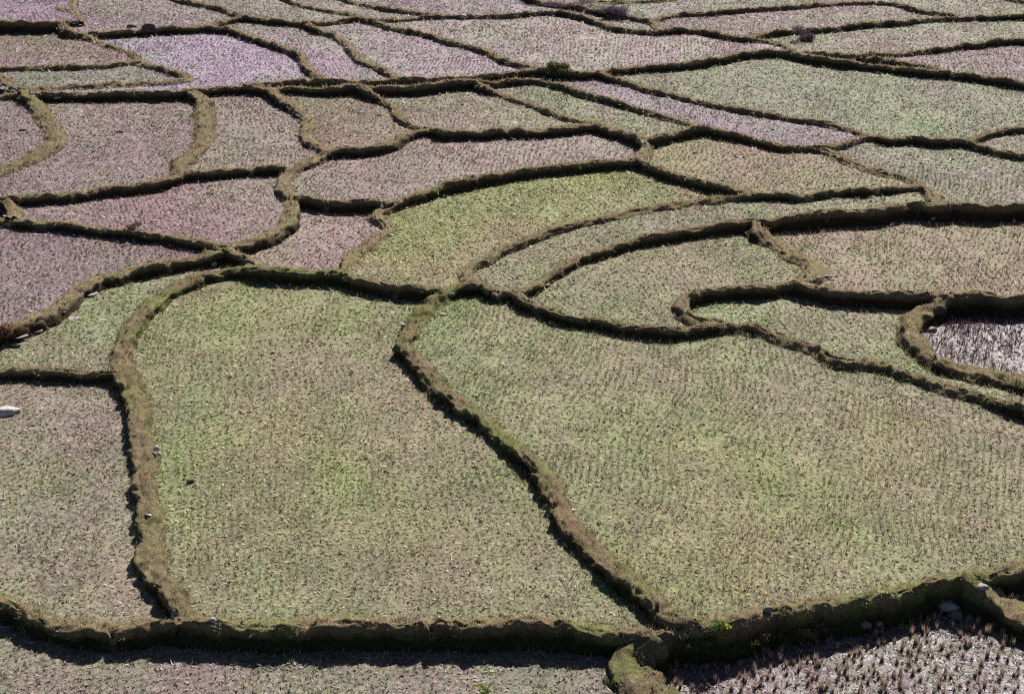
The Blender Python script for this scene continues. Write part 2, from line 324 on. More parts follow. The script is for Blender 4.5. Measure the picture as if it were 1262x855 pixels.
for b in banks.values():
    b.z = zbase(b.px); b.xy = unproj(b.px, b.z)
XS = X0 + (np.arange(NX)+.5)*CS; YS = Y0 + (np.arange(NY)+.5)*CS
GX, GY = np.meshgrid(XS, YS, indexing='ij')
for it in range(4):
    mask = np.zeros((NX, NY), bool)
    for b in banks.values(): draw(mask, b.xy)
    draw(mask, unproj(np.vstack([BORD, BORD[:1]]), zbase(np.vstack([BORD, BORD[:1]]))))
    m2 = mask.copy(); m2[1:] |= mask[:-1]; m2[:, 1:] |= mask[:, :-1]
    comp, nc = flood(m2)
    outer = comp[0, 0] if comp[0, 0] else -1
    lab = np.full((NX, NY), -1, np.int32)
    si, sj = cells(s_xy)
    cnt = {}
    for n in range(len(seeds)):
        c = comp[si[n], sj[n]]
        if c == 0:    # seed fell on a bank line: nudge towards the camera
            c = comp[si[n], max(0, sj[n]-3)]
        if c == outer or c == 0: continue
        cnt.setdefault(int(c), {}).setdefault(int(s_k[n]), 0)
        cnt[int(c)][int(s_k[n])] += 1
    cmap = np.full(nc+2, -1, np.int32)
    for c, d in cnt.items():
        if it == 3 and len(d) > 1: print('LAYOUT leak', [FIELDS[q][0] for q in d])
        cmap[c] = max(d, key=d.get)
    if it == 3:
        for q in range(len(FIELDS)):
            if q not in cmap: print('LAYOUT missing', FIELDS[q][0])
        for c in range(1, nc+1):
            if cmap[c] < 0 and c != outer:
                mm = comp == c
                if mm.sum() > 150:
                    cx, cy = GX[mm].mean(), GY[mm].mean(); print('LAYOUT unseeded', mm.sum(), proj((cx, cy, 1.5)), proj((GX[mm].min(),cy,2.4)), proj((GX[mm].max(),cy,2.4)))
    cmap[outer] = -2; lab = cmap[comp]; lab[comp == 0] = -1
    if it == 0: walldist = None
    for _ in range(60):
        un = lab == -1
        if not un.any(): break
        new = lab.copy()
        for ax, sh in ((0, 1), (0, -1), (1, 1), (1, -1)):
            r = np.roll(lab, sh, ax); new = np.where((new == -1) & (r >= 0), r, new)
        lab = new
    lab[lab == -1] = -2
    ZG = np.zeros((NX, NY))
    for q in range(len(FIELDS)):
        mm = lab == q
        if mm.any(): ZG[mm] = fidw(q, np.stack([GX[mm], GY[mm]], -1), s_z)
    ZG[lab == -2] = np.nan
    def zat(xy, fallback):
        i, j = cells(xy); z = ZG[i, j]
        return np.where(np.isnan(z), fallback, z)
    for b in banks.values():
        t = np.gradient(b.xy, axis=0); t /= np.linalg.norm(t, axis=1, keepdims=True)+1e-9
        nrm = np.stack([-t[:, 1], t[:, 0]], -1)
        zf = b.z - b.rim
        zl = zat(b.xy + nrm*.55, np.nan); zr = zat(b.xy - nrm*.55, np.nan)
        zl = np.where(np.isnan(zl), np.where(np.isnan(zr), zf, zr), zl)
        zr = np.where(np.isnan(zr), zl, zr)
        b.zl = smooth(zl, 3); b.zr = smooth(zr, 3)
        b.zn = smooth(smooth(np.maximum(zl, zr), 5) + b.rim, 4)
    for _ in range(3):
        for b in banks.values():
            for e, idx in ((0, 0), (1, -1)):
                if b.join[e]:
                    o, j = b.join[e]; zt = o.zn[j]
                    n = min(8, len(b.zn)//2)
                    dz = zt - b.zn[idx]
                    for q in range(n):
                        w_ = 1 - q/n
                        w_ = w_*w_*(3-2*w_)
                        b.zn[q if e == 0 else -1-q] += dz*w_
    for b in banks.values():
        b.z = b.zn.copy(); b.xy = unproj(b.px, b.z)

walld = np.full((NX, NY), 99, np.int32); cur = mask.copy(); walld[cur] = 0
for lv in range(1, 8):
    nx = cur.copy()
    nx[1:] |= cur[:-1]; nx[:-1] |= cur[1:]; nx[:, 1:] |= cur[:, :-1]; nx[:, :-1] |= cur[:, 1:]
    if lv % 2 == 0:
        nx[1:, 1:] |= cur[:-1, :-1]; nx[:-1, :-1] |= cur[1:, 1:]; nx[1:, :-1] |= cur[:-1, 1:]; nx[:-1, 1:] |= cur[1:, :-1]
    walld[nx & ~cur] = lv; cur = nx

# ------------------------------------------------------------------ materials
def new_mat(name):
    m = bpy.data.materials.new(name); m.use_nodes = True
    nt = m.node_tree; nt.nodes.clear()
    out = nt.nodes.new('ShaderNodeOutputMaterial')
    return m, nt, out
def N(nt, typ, **kw):
    n = nt.nodes.new(typ)
    for k, v in kw.items():
        if k in n.inputs.keys(): n.inputs[k].default_value = v
        else: setattr(n, k, v)
    return n
def mix(nt, a, b, fac, mode='MIX'):
    n = nt.nodes.new('ShaderNodeMix'); n.data_type = 'RGBA'; n.blend_type = mode
    for s, v in ((n.inputs[6], a), (n.inputs[7], b), (n.inputs[0], fac)):
        if hasattr(v, 'is_output'): nt.links.new(v, s)
        else: s.default_value = v
    return n.outputs[2]
def ramp(nt, fac, stops):
    r = nt.nodes.new('ShaderNodeValToRGB'); nt.links.new(fac, r.inputs[0])
    e = r.color_ramp.elements
    while len(e) < len(stops): e.new(.5)
    for q, (p, c) in zip(e, stops):
        q.position = p; q.color = c if len(c) == 4 else (*c, 1)
    return r.outputs[0]

def ground_mat(name, wet=0.0, colmul=(1, 1, 1)):
    m, nt, out = new_mat(name)
    bs = N(nt, 'ShaderNodeBsdfPrincipled'); nt.links.new(bs.outputs[0], out.inputs[0])
    geo = N(nt, 'ShaderNodeNewGeometry')
    at = N(nt, 'ShaderNodeAttribute', attribute_name='Col')
    n1 = N(nt, 'ShaderNodeTexNoise', Scale=9.0, Detail=5.0, Roughness=.7); nt.links.new(geo.outputs['Position'], n1.inputs['Vector'])
    n2 = N(nt, 'ShaderNodeTexNoise', Scale=26.0, Detail=3.0, Roughness=.7); nt.links.new(geo.outputs['Position'], n2.inputs['Vector'])
    n3 = N(nt, 'ShaderNodeTexNoise', Scale=60.0, Detail=2.0); nt.links.new(geo.outputs['Position'], n3.inputs['Vector'])
    c = at.outputs['Color']
    dirt = ramp(nt, n1.outputs[0], [(.36, (.34, .30, .29)), (.5, (.85, .82, .80)), (.64, (1.35, 1.32, 1.2))])
    c = mix(nt, c, dirt, 1.0, 'MULTIPLY')
    hue = ramp(nt, n2.outputs[0], [(.38, (1.18, .9, .95)), (.5, (.95, .97, .9)), (.62, (.85, 1.18, .68))])
    c = mix(nt, c, hue, .8, 'MULTIPLY')
    straw = ramp(nt, n3.outputs[0], [(.66, (0, 0, 0)), (.72, (1, 1, 1))])
    c = mix(nt, c, (.55, .48, .36, 1), straw)
    nt.links.new(c, bs.inputs['Base Color'])
    bs.inputs['Specular IOR Level'].default_value = .3 + .5*min(wet, 1)
    rr = ramp(nt, n2.outputs[0], [(.40, (max(.18, .6-.55*wet),)*3), (.56, (.85-.35*wet,)*3)])
    nt.links.new(rr, bs.inputs['Roughness'])
    bp = N(nt, 'ShaderNodeBump', Strength=.9, Distance=.05)
    ad = N(nt, 'ShaderNodeMath', operation='ADD'); nt.links.new(n1.outputs[0], ad.inputs[0]); nt.links.new(n2.outputs[0], ad.inputs[1])
    nt.links.new(ad.outputs[0], bp.inputs['Height']); nt.links.new(bp.outputs[0], bs.inputs['Normal'])
    return m

def veg_mat(name, trans=.35, rough=.6, spec=.25):
    m, nt, out = new_mat(name)
    at = N(nt, 'ShaderNodeAttribute', attribute_name='Col')
    bs = N(nt, 'ShaderNodeBsdfPrincipled', Roughness=rough); bs.inputs['Specular IOR Level'].default_value = spec
    tr = N(nt, 'ShaderNodeBsdfTranslucent')
    mx = N(nt, 'ShaderNodeMixShader'); mx.inputs[0].default_value = trans
    nt.links.new(at.outputs['Color'], bs.inputs['Base Color']); nt.links.new(at.outputs['Color'], tr.inputs[0])
    nt.links.new(bs.outputs[0], mx.inputs[1]); nt.links.new(tr.outputs[0], mx.inputs[2]); nt.links.new(mx.outputs[0], out.inputs[0])
    return m

def bank_mat():
    m, nt, out = new_mat('bank_earth_turf')
    bs = N(nt, 'ShaderNodeBsdfPrincipled', Roughness=.95); nt.links.new(bs.outputs[0], out.inputs[0])
    bs.inputs['Specular IOR Level'].default_value = .1
    geo = N(nt, 'ShaderNodeNewGeometry'); at = N(nt, 'ShaderNodeAttribute', attribute_name='Col')
    n1 = N(nt, 'ShaderNodeTexNoise', Scale=7.0, Detail=6.0, Roughness=.75); nt.links.new(geo.outputs['Position'], n1.inputs['Vector'])
    n2 = N(nt, 'ShaderNodeTexNoise', Scale=30.0, Detail=3.0, Roughness=.7); nt.links.new(geo.outputs['Position'], n2.inputs['Vector'])
    c = mix(nt, at.outputs['Color'], ramp(nt, n1.outputs[0], [(.3, (.5, .45, .4)), (.55, (1, 1, 1)), (.7, (1.35, 1.3, 1.1))]), 1.0, 'MULTIPLY')
    c = mix(nt, c, ramp(nt, n2.outputs[0], [(.35, (.7, .6, .5)), (.65, (1.25, 1.25, 1.1))]), .8, 'MULTIPLY')
    nt.links.new(c, bs.inputs['Base Color'])
    bp = N(nt, 'ShaderNodeBump', Strength=1.0, Distance=.12)
    ad = N(nt, 'ShaderNodeMath', operation='ADD'); nt.links.new(n1.outputs[0], ad.inputs[0]); nt.links.new(n2.outputs[0], ad.inputs[1])
    nt.links.new(ad.outputs[0], bp.inputs['Height']); nt.links.new(bp.outputs[0], bs.inputs['Normal'])
    return m

def rock_mat(name, col, dark=.5):
    m, nt, out = new_mat(name)
    bs = N(nt, 'ShaderNodeBsdfPrincipled', Roughness=.8); nt.links.new(bs.outputs[0], out.inputs[0])
    geo = N(nt, 'ShaderNodeNewGeometry')
    n1 = N(nt, 'ShaderNodeTexNoise', Scale=11.0, Detail=6.0, Roughness=.7); nt.links.new(geo.outputs['Position'], n1.inputs['Vector'])
    c = mix(nt, (col[0]*dark, col[1]*dark, col[2]*dark, 1), (*col, 1), ramp(nt, n1.outputs[0], [(.35, (0, 0, 0)), (.6, (1, 1, 1))]))
    nt.links.new(c, bs.inputs['Base Color'])
    bp = N(nt, 'ShaderNodeBump', Strength=.5, Distance=.03); nt.links.new(n1.outputs[0], bp.inputs['Height']); nt.links.new(bp.outputs[0], bs.inputs['Normal'])
    return m

def water_mat():
    m, nt, out = new_mat('muddy_water')
    bs = N(nt, 'ShaderNodeBsdfPrincipled', Roughness=.16); nt.links.new(bs.outputs[0], out.inputs[0])
    bs.inputs['Base Color'].default_value = (.10, .075, .075, 1)
    bs.inputs['IOR'].default_value = 1.36
    geo = N(nt, 'ShaderNodeNewGeometry')
    n1 = N(nt, 'ShaderNodeTexNoise', Scale=9.0, Detail=4.0, Roughness=.6); nt.links.new(geo.outputs['Position'], n1.inputs['Vector'])
    n2 = N(nt, 'ShaderNodeTexNoise', Scale=4.5, Detail=4.0, Roughness=.7); nt.links.new(geo.outputs['Position'], n2.inputs['Vector'])
    rr = ramp(nt, n2.outputs[0], [(.42, (.27, .27, .27)), (.54, (.75, .75, .75))]); nt.links.new(rr, bs.inputs['Roughness'])
    cc = ramp(nt, n2.outputs[0], [(.42, (.075, .06, .07)), (.52, (.14, .12, .12))]); nt.links.new(cc, bs.inputs['Base Color'])
    bp = N(nt, 'ShaderNodeBump', Strength=1.0, Distance=.04); nt.links.new(n1.outputs[0], bp.inputs['Height']); nt.links.new(bp.outputs[0], bs.inputs['Normal'])
    return m

M_BANK = bank_mat(); M_VEG = veg_mat('stubble_and_weeds'); M_GRASS = veg_mat('bank_grass', .3)
M_WATER = water_mat()
_gm = {}
def gmat(w):
    k = round(w*4)/4
    if k not in _gm: _gm[k] = ground_mat('field_soil' if k < .2 else ('damp_soil' if k < .7 else 'wet_mud'), k)
    return _gm[k]

# ------------------------------------------------------------------ mesh helpers
def np_mesh(name, V, Fc, col=None, mat=None, smooth_=True):
    me = bpy.data.meshes.new(name)
    V = np.asarray(V, np.float32); Fc = np.asarray(Fc, np.int32)
    k = Fc.shape[1]
    me.vertices.add(len(V)); me.vertices.foreach_set('co', V.ravel())
    me.loops.add(Fc.size); me.loops.foreach_set('vertex_index', Fc.ravel())
    me.polygons.add(len(Fc)); me.polygons.foreach_set('loop_start', np.arange(0, Fc.size, k, dtype=np.int32))
    me.polygons.foreach_set('use_smooth', np.full(len(Fc), smooth_, bool))
    me.update(calc_edges=True)
    if col is not None:
        a = me.color_attributes.new('Col', 'FLOAT_COLOR', 'POINT')
        c = np.ones((len(V), 4), np.float32); c[:, :3] = col
        a.data.foreach_set('color', c.ravel())
    if mat: me.materials.append(mat)
    return me
def link(name, me, parent=None, **props):
    o = bpy.data.objects.new(name, me); COL.objects.link(o)
    if parent: o.parent = parent
    for k, v in props.items(): o[k] = v
    return o

ALB = 0.98       # seen colour -> base colour
def albedo(c):
    c = np.asarray(c, float)
    g = c.mean(-1, keepdims=True)
    return np.clip((g + (c-g)*.88)*ALB*np.array([1.02, .995, 1.17]), .01, .8)

# ------------------------------------------------------------------ fields
field_obj = {}
def undul(x, y): return (fbm(x*.5, y*.5, 3, 1)-.5)*.10
for q, (key, label, sd, wet) in enumerate(FIELDS):
    mm = lab == q
    if not mm.any(): continue
    ii, jj = np.nonzero(mm)
    vid = {}
    idx = np.full((NX+1, NY+1), -1, np.int64)
    um = np.zeros((NX+1, NY+1), bool)
    um[ii, jj] = um[ii+1, jj] = um[ii, jj+1] = um[ii+1, jj+1] = True
    vi, vj = np.nonzero(um); idx[vi, vj] = np.arange(len(vi))
    x = X0 + vi*CS; y = Y0 + vj*CS
    xy = np.stack([x, y], -1)
    z = fidw(q, xy, s_z) + undul(x, y)
    c = fidw(q, xy, s_c)
    c = albedo(c)
    pat = fbm(x*.35, y*.22, 5, 0)[:, None]-.5
    c = c*(1+pat*np.array([-.12, .26, -.2])*1.1)
    p2 = fbm(x*1.3, y*1.1, 3, 2)[:, None]-.5
    c = np.clip(c*(1+p2*.7)*.72, .01, .9)
    Fc = np.stack([idx[ii, jj], idx[ii+1, jj], idx[ii+1, jj+1], idx[ii, jj+1]], -1)
    o = link('rice_field', np_mesh('rice_field', np.stack([x, y, z], -1), Fc, c, gmat(wet)),
             kind='structure', label=label, category='rice field', group='terraced rice fields')
    field_obj[q] = o

# surrounding ground, a sheet out to the horizon lying under the terraces
gx = np.concatenate([np.linspace(-500, -90, 6), np.linspace(-80, 80, 33), np.linspace(90, 500, 6)])
gy = np.concatenate([np.linspace(-200, 0, 8), np.linspace(8, 140, 34), np.linspace(160, 900, 12)])
AX, AY = np.meshgrid(gx, gy, indexing='ij')
AZ = np.interp(AY, [-200, 0, 25, 45, 120, 200, 900], [-4, -3, -1.5, -1.0, -.3, 3.0, 16])
n1, n2 = AX.shape; I = np.arange(n1*n2).reshape(n1, n2)
FF = np.stack([I[:-1, :-1], I[1:, :-1], I[1:, 1:], I[:-1, 1:]], -1).reshape(-1, 4)
link('ground', np_mesh('ground', np.stack([AX, AY, AZ], -1).reshape(-1, 3), FF, np.tile([.16, .15, .09], (n1*n2, 1)), gmat(0)), kind='structure',
     label='earth ground under and around the terraces')

# ------------------------------------------------------------------ banks
def resample(xy, vals, dsf):
    seg = np.linalg.norm(np.diff(xy, axis=0), axis=1); s = np.concatenate([[0], np.cumsum(seg)])
    ds = dsf; n = max(4, int(s[-1]/ds)+1)
    t = np.linspace(0, s[-1], n)
    XYn = np.stack([np.interp(t, s, xy[:, 0]), np.interp(t, s, xy[:, 1])], -1)
    return t, XYn, [np.interp(t, s, v) for v in vals], s

bank_obj = {}; bank_surf = {}
GREENER = {'B1': .8, 'SP': .75, 'V1': .85, 'V2': .85, 'B2': .75, 'R1': .45, 'N1': .35, 'N3': .3, 'L': .35, 'L3': .3, 'L4': .35, 'V3': .3, 'V5': .35, 'LH': .4, 'C1': .4, 'N2': .3, 'C3': .5, 'C2': .35, 'M1': .5}
for bi, b in enumerate(banks.values()):
    dist = np.hypot(b.xy[:, 1], CAMZ).mean()
    ds = .085 if dist < 62 else .15
    t, P, (z, zl, zr), s = resample(b.xy, [b.z, b.zl, b.zr], ds)
    k = max(1, int(.35/ds)); P = np.stack([smooth(P[:, 0], k), smooth(P[:, 1], k)], -1)
    P[0] = b.xy[0]; P[-1] = b.xy[-1]
    z = smooth(z, k); zl = smooth(zl, k); zr = smooth(zr, k)
    n = len(P)
    T = np.gradient(P, axis=0); T = np.stack([smooth(T[:, 0], 2), smooth(T[:, 1], 2)], -1); T /= np.linalg.norm(T, axis=1, keepdims=True)+1e-9
    Nn = np.stack([-T[:, 1], T[:, 0]], -1)
    o_ = bi*7.31
    lump = vn2(t/1.1+o_, t*0+o_) * .6 + vn2(t/.45+o_, t*0+3.3) * .4
    lump2 = vn2(t/.8+o_, t*0+9.1)
    wmul = {'V1': .62, 'V2': .55, 'SP': .85, 'V3': .6, 'V4': .6, 'V5': .6, 'C3': .65, 'C1': .65, 'B2': .8, 'N3': .45, 'L': .5}.get(b.key, .36)
    ca = {'V1': 1.15, 'V2': 1.3, 'SP': 2.1, 'C3': 1.3, 'B2': 1.4, 'L': 1.2, 'B1': 1.2}.get(b.key, 1.0)
    bl = np.abs(2*fbm(t/1.25+o_, t*0+o_*1.7, 2, 0)-1)**.6; bl2 = np.abs(2*fbm(t/.7+o_+9, t*0+o_*2.7, 2, 2)-1)**.6
    bl = (bl-.5)*(.16 if dist < 90 else .22)*ca
    crest = z + bl + (lump-.55)*.17*ca + (vn2(t/3.5+o_, t*0+5.1)-.5)*.10
    cut = np.zeros(n)
    for (cu, cv) in CUTS.get(b.key, []):
        j = int(np.linalg.norm(b.px-np.array([cu, cv]), axis=1).argmin())
        cut = np.maximum(cut, np.exp(-((t-s[j])/.11)**2))
    # natural breaks between clods, every few metres
    pos = random.uniform(.5, 2.5)
    while pos < t[-1]:
        cut = np.maximum(cut, random.uniform(.1, .38)*np.exp(-((t-pos)/random.uniform(.09, .2))**2)); pos += random.uniform(.8, 3.4)
    w = b.w*wmul*(1+(lump2-.5)*.7+(bl2-.5)*.7)*(1-.30*cut)
    jn = np.ones(n)
    for e in (0, 1):
        if b.join[e]: jn = np.minimum(jn, np.clip(((t if e == 0 else t[-1]-t)-.4)/.5, 0, 1))
    cut = cut*jn
    crest = crest - cut*(crest-np.minimum(zl, zr))*.6*np.minimum(1, cut*1.2)
    wob = (vn2(t/1.6+o_, t*0+7.7)-.5)*.22
    env = np.ones(n)
    for e in (0, 1):
        p = b.px[0 if e == 0 else -1]
        if b.join[e] is None and inframe(p) and not any(j and j[0] is b and (j[1] == 0) == (e == 0) and (j[1] in (0, len(b.px)-1)) for o2 in banks.values() for j in o2.join):
            d = t if e == 0 else t[-1]-t
            env = np.minimum(env, np.sqrt(np.clip(d/.45, 0, 1)))
    w = w*np.maximum(env, .12)
    lo = np.minimum(zl, zr); crest = lo-.1 + (crest-lo+.1)*env
    hL = np.maximum(crest-zl, .06); hR = np.maximum(crest-zr, .06)
    hiL = hL < hR
    runL = np.where(hL < hR+.04, .22+hL*.5, .05+hL*.13); runR = np.where(hR < hL+.04, .22+hR*.5, .05+hR*.13)
    runL = smooth(runL, k*2); runR = smooth(runR, k*2)
    # profile: (side, fraction of w, fraction of run, fraction of height)
    prof = [(1, 1, 1.25, -.35), (1, 1, 1.0, .02), (1, 1, .78, .25), (1, 1, .6, .48), (1, 1, .42, .72), (1, 1, .22, .90), (1, .92, 0, 1.0), (1, .55, 0, 1.0), (1, .2, 0, 1.02),
            (-1, .2, 0, 1.02), (-1, .55, 0, 1.0), (-1, .92, 0, 1.0), (-1, 1, .22, .90), (-1, 1, .42, .72), (-1, 1, .6, .48), (-1, 1, .78, .25), (-1, 1, 1.0, .02), (-1, 1, 1.25, -.35)]
    m = len(prof); V = np.zeros((n, m, 3)); hfrac = np.zeros((n, m))
    for q, (sd, fw, fr, fh) in enumerate(prof):
        h = hL if sd > 0 else hR; run = runL if sd > 0 else runR; zb = zl if sd > 0 else zr
        off = sd*(w*fw + run*fr) + wob
        zz = zb + h*fh if fh > 0 else zb - .18
        xx = P + Nn*off[:, None]
        # rough clods on the surface
        a = np.minimum(.13, .045+.11*h)*ca * (1 if fh > 0 else 0)
        nz = (fbm(t/.5+o_, t*0+q*.45, 4, 3)-.5)*1.4 + (np.abs(2*vn2(t/.42+o_, t*0+q*.33, 2)-1)-.5)*.8
        wl = .62 - worley(t/.62+o_, np.full(n, (q*.16+sd*w*.5).mean())/.55+bi*3.3, 0) if False else .55-worley(t/.6+o_, t*0+q*.33+bi*5.1, 1)
        wl2 = .55-worley(t/.24+o_*2, t*0+q*.7+bi*2.1, 2)
        cl = (wl*.16+wl2*.06)*ca*(1 if fh > 0 else 0)*min(1.0, .55+dist/110)
        xx = xx + Nn*(cl*sd*(.9 if fh < .95 else .25))[:, None]
        xx = xx + Nn*(nz*a*sd*.7)[:, None]
        zz = zz + (fbm(t/.4+q*.9+o_, t*0+q*.7+40, 3, 1)-.5)*a*1.4
        zz = zz + cl*(.9 if fh >= .84 else .25)
        V[:, q, 0] = xx[:, 0]; V[:, q, 1] = xx[:, 1]; V[:, q, 2] = zz; hfrac[:, q] = fh
    I = np.arange(n*m).reshape(n, m)
    FF = np.stack([I[:-1, :-1], I[:-1, 1:], I[1:, 1:], I[1:, :-1]], -1).reshape(-1, 4)
    Vf = V.reshape(-1, 3)
    gsc = GREENER.get(b.key, .15)
    gn = np.clip((fbm(Vf[:, 0]*.9, Vf[:, 1]*.9, 3, 2)-.42)*4, 0, 1)*gsc
    brown = np.array([.30, .245, .17]); olive = np.array([.26, .29, .125]); red = np.array([.29, .20, .15])
    rn = np.clip((fbm(Vf[:, 0]*.5+50, Vf[:, 1]*.5, 3, 0)-.5)*4, 0, 1)*.6
    c = brown*(1-gn[:, None])+olive*gn[:, None]; c = c*(1-rn[:, None])+red*rn[:, None]
    c *= .88 if b.key in ('V1', 'V2', 'SP', 'V3', 'V5') else 1.0
    c *= (.75+.5*fbm(Vf[:, 0]*3, Vf[:, 1]*3, 2, 1))[:, None]
    # the cut faces are bare earth, painted darker than dry turf for deeper shade
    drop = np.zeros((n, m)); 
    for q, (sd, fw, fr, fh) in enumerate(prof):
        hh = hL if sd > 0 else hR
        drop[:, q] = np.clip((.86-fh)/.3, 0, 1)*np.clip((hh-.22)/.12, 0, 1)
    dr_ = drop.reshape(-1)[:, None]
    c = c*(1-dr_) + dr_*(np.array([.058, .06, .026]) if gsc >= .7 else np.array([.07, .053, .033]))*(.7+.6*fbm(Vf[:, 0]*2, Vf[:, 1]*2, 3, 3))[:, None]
    ends = []
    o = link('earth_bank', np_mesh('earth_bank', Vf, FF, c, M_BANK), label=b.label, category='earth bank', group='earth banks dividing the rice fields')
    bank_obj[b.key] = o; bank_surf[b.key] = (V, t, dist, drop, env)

bpy.context.view_layer.update()
dg = bpy.context.evaluated_depsgraph_get()
def hit(u, v):
    d = rays((u, v)); d = Vector(d.tolist()).normalized()
    ok, loc, nrm, *_ = scene.ray_cast(dg, Vector((0, 0, CAMZ)), d)
    return loc if ok else Vector((*unproj((u, v), 1.0), 1.0))
HITS = {}
def pre(*pts):
    for p in pts: HITS[p] = hit(*p)

# ------------------------------------------------------------------ water
def water_sheet(key, label, dz):
    q = [f[0] for f in FIELDS].index(key)
    ii, jj = np.nonzero((lab == q))
    um = np.zeros((NX+1, NY+1), bool); idx = np.full((NX+1, NY+1), -1, np.int64)
    um[ii, jj] = um[ii+1, jj] = um[ii, jj+1] = um[ii+1, jj+1] = True
    vi, vj = np.nonzero(um); idx[vi, vj] = np.arange(len(vi))
    x = X0+vi*CS; y = Y0+vj*CS
    lv = s_z[s_k == q].min()+dz
    Fc = np.stack([idx[ii, jj], idx[ii+1, jj], idx[ii+1, jj+1], idx[ii, jj+1]], -1)
    link('water', np_mesh('water', np.stack([x, y, np.full(len(x), lv)], -1), Fc, None, M_WATER), kind='structure', label=label, category='water')
water_sheet('F17', 'shallow glinting pond water among stalks at the right edge', .03)
water_sheet('FW', 'thin shining water between stubble in the lower right corner', .004)

# ------------------------------------------------------------------ stones
R_PALE = rock_mat('pale_stone', (.28, .26, .26), .5); R_GREY = rock_mat('grey_stone', (.17, .155, .15), .5)
R_WHITE = rock_mat('white_stone', (.50, .46, .46), .42); R_DARK = rock_mat('dark_clod', (.10, .075, .065), .5); R_SILT = rock_mat('pale_silt', (.27, .235, .24), .75)
import bmesh
def rock(name, u, v, w, d, h, mat, label, cat='stone', group=None, rz=None, sink=.25, sub=3, **kw):
    p = HITS.get((u, v)) or hit(u, v)
    bm = bmesh.new(); bmesh.ops.create_icosphere(bm, subdivisions=sub, radius=1)
    off = Vector((u*.37, v*.53, 1.7))
    for vt in bm.verts:
        c = vt.co.copy()
        f = 1 + .42*(noise.noise(c*1.1+off)) + .16*noise.noise(c*2.7+off)
        # flatten some facets so it reads as broken rock
        c = c*f
        for nrm, lim in ((Vector((.6, .3, .74)), .78), (Vector((-.7, .2, .6)), .74), (Vector((.1, -.9, .4)), .80), (Vector((0, 0, 1)), .82)):
            e = c.dot(nrm.normalized())
            if e > lim: c -= nrm.normalized()*(e-lim)*.85
        c *= 1 + .10*noise.noise(c*6+off)
        vt.co = Vector((c.x*w/2, c.y*d/2, c.z*h/2))
    for f in bm.faces: f.smooth = True
    me = bpy.data.meshes.new(name); bm.to_mesh(me); bm.free(); me.materials.append(mat)
    o = bpy.data.objects.new(name, me); COL.objects.link(o)
    o.location = p + Vector((0, 0, h*(.5-sink))); o.rotation_euler = (0, 0, random.uniform(-.6, .6) if rz is None else rz)
    o['label'] = label; o['category'] = cat
    if group: o['group'] = group
    for a, b_ in kw.items(): o[a] = b_
    return o
STONES = [
 ('boulder', 8, 509, .92, .6, .36, R_WHITE, 'large pale boulder lying in the brownish field at the left edge'),
 ('stone', 193, 553, .24, .20, .22, R_WHITE, 'uppermost white stone beside the winding left bank'),
 ('stone', 196, 560, .22, .18, .16, R_WHITE, 'small white stone under another beside the winding left bank'),
 ('stone', 190, 561, .24, .3, .22, R_DARK, 'dark stone tucked beside two white ones at the winding left bank'),
 ('stone', 235, 594, .36, .26, .24, R_DARK, 'dark clod with a lit top lying alone in the large green field'),
 ('stone', 183, 635, .26, .15, .10, R_WHITE, 'flat white stone on top of the winding left bank'),
 ('stone', 262, 765, .24, .2, .2, R_PALE, 'small pale stone where the winding bank meets the front bank'),
 ('stone', 946, 752, .34, .26, .28, R_GREY, 'squarish grey stone on top of the front bank'),
 ('boulder', 1168, 748, .62, .45, .32, R_PALE, 'largest pale rock against the shaded bank in the lower right corner'),
 ('boulder', 1177, 760, .46, .4, .36, R_GREY, 'grey rock below the largest pale rock in the lower right corner'),
 ('stone', 1194, 764, .34, .3, .26, R_GREY, 'grey rock furthest right in the line of rocks at the bank foot'),
 ('stone', 1154, 768, .3, .3, .26, R_GREY, 'small rough rock left of the grey rock at the bank foot'),
 ('stone', 1066, 771, .4, .3, .3, R_GREY, 'pale-topped rock in deep shade at the foot of the front bank'),
 ('stone', 1083, 769, .26, .24, .2, R_PALE, 'smaller pale rock in deep shade at the foot of the front bank'),
 ('stone', 1210, 724, .5, .3, .2, R_PALE, 'pale flat stone on the bank branching down to the corner'),
 ('stone', 1149, 408, .5, .32, .3, R_PALE, 'bluish white stone inside the thick bank round the pond'),
 ('stone', 264, 327, .4, .3, .3, R_PALE, 'pale stone at the fork of banks left of the middle'),
 ('stone', 571, 22, .7, .4, .4, R_WHITE, 'white stone on the thin bank in the top row'),
 ('stone', 71, 121, .6, .4, .16, R_WHITE, 'bright white flat stone in the mauve field at upper left'),
 ('stone', 40, 115, .5, .4, .14, R_PALE, 'pale stone between the double banks at upper left'),
 ('stone', 148, 163, .5, .35, .2, R_DARK, 'small dark clod in the middle of the mauve field'),
 ('stone', 28, 161, .5, .35, .2, R_DARK, 'small dark clod in the little field at the left edge'),
 ('stone', 162, 34, .9, .5, .4, R_GREY, 'greyish rock on the thin bank above the shining purple field'),
 ('stone', 184, 35, 1.1, .6, .6, R_DARK, 'dark lump beside the greyish rock above the shining purple field'),
 ('stone', 1018, 341, .6, .3, .14, R_GREY, 'grey flat stone beside the short sunlit bank'),
 ('stone', 1009, 343, .25, .2, .14, R_WHITE, 'small white stone beside the grey flat stone near the short bank'),
 ('stone', 482, 291, .3, .25, .16, R_WHITE, 'small white stone under the step in the arching bank'),
 ('stone', 497, 401, .3, .24, .14, R_WHITE, 'white stone on the upper bend of the S-shaped bank'),
 ('stone', 546, 388, .3, .22, .12, R_WHITE, 'small white stone in the corner under the upper bend'),
 ('stone', 706, 629, .24, .18, .10, R_WHITE, 'small white stone beside the cut in the S-shaped bank'),
 ('stone', 1150, 270, .3, .22, .16, R_PALE, 'tiny pale stone under the tall dark bank near the right edge'),
]
pre(*[(s_[1], s_[2]) for s_ in STONES])
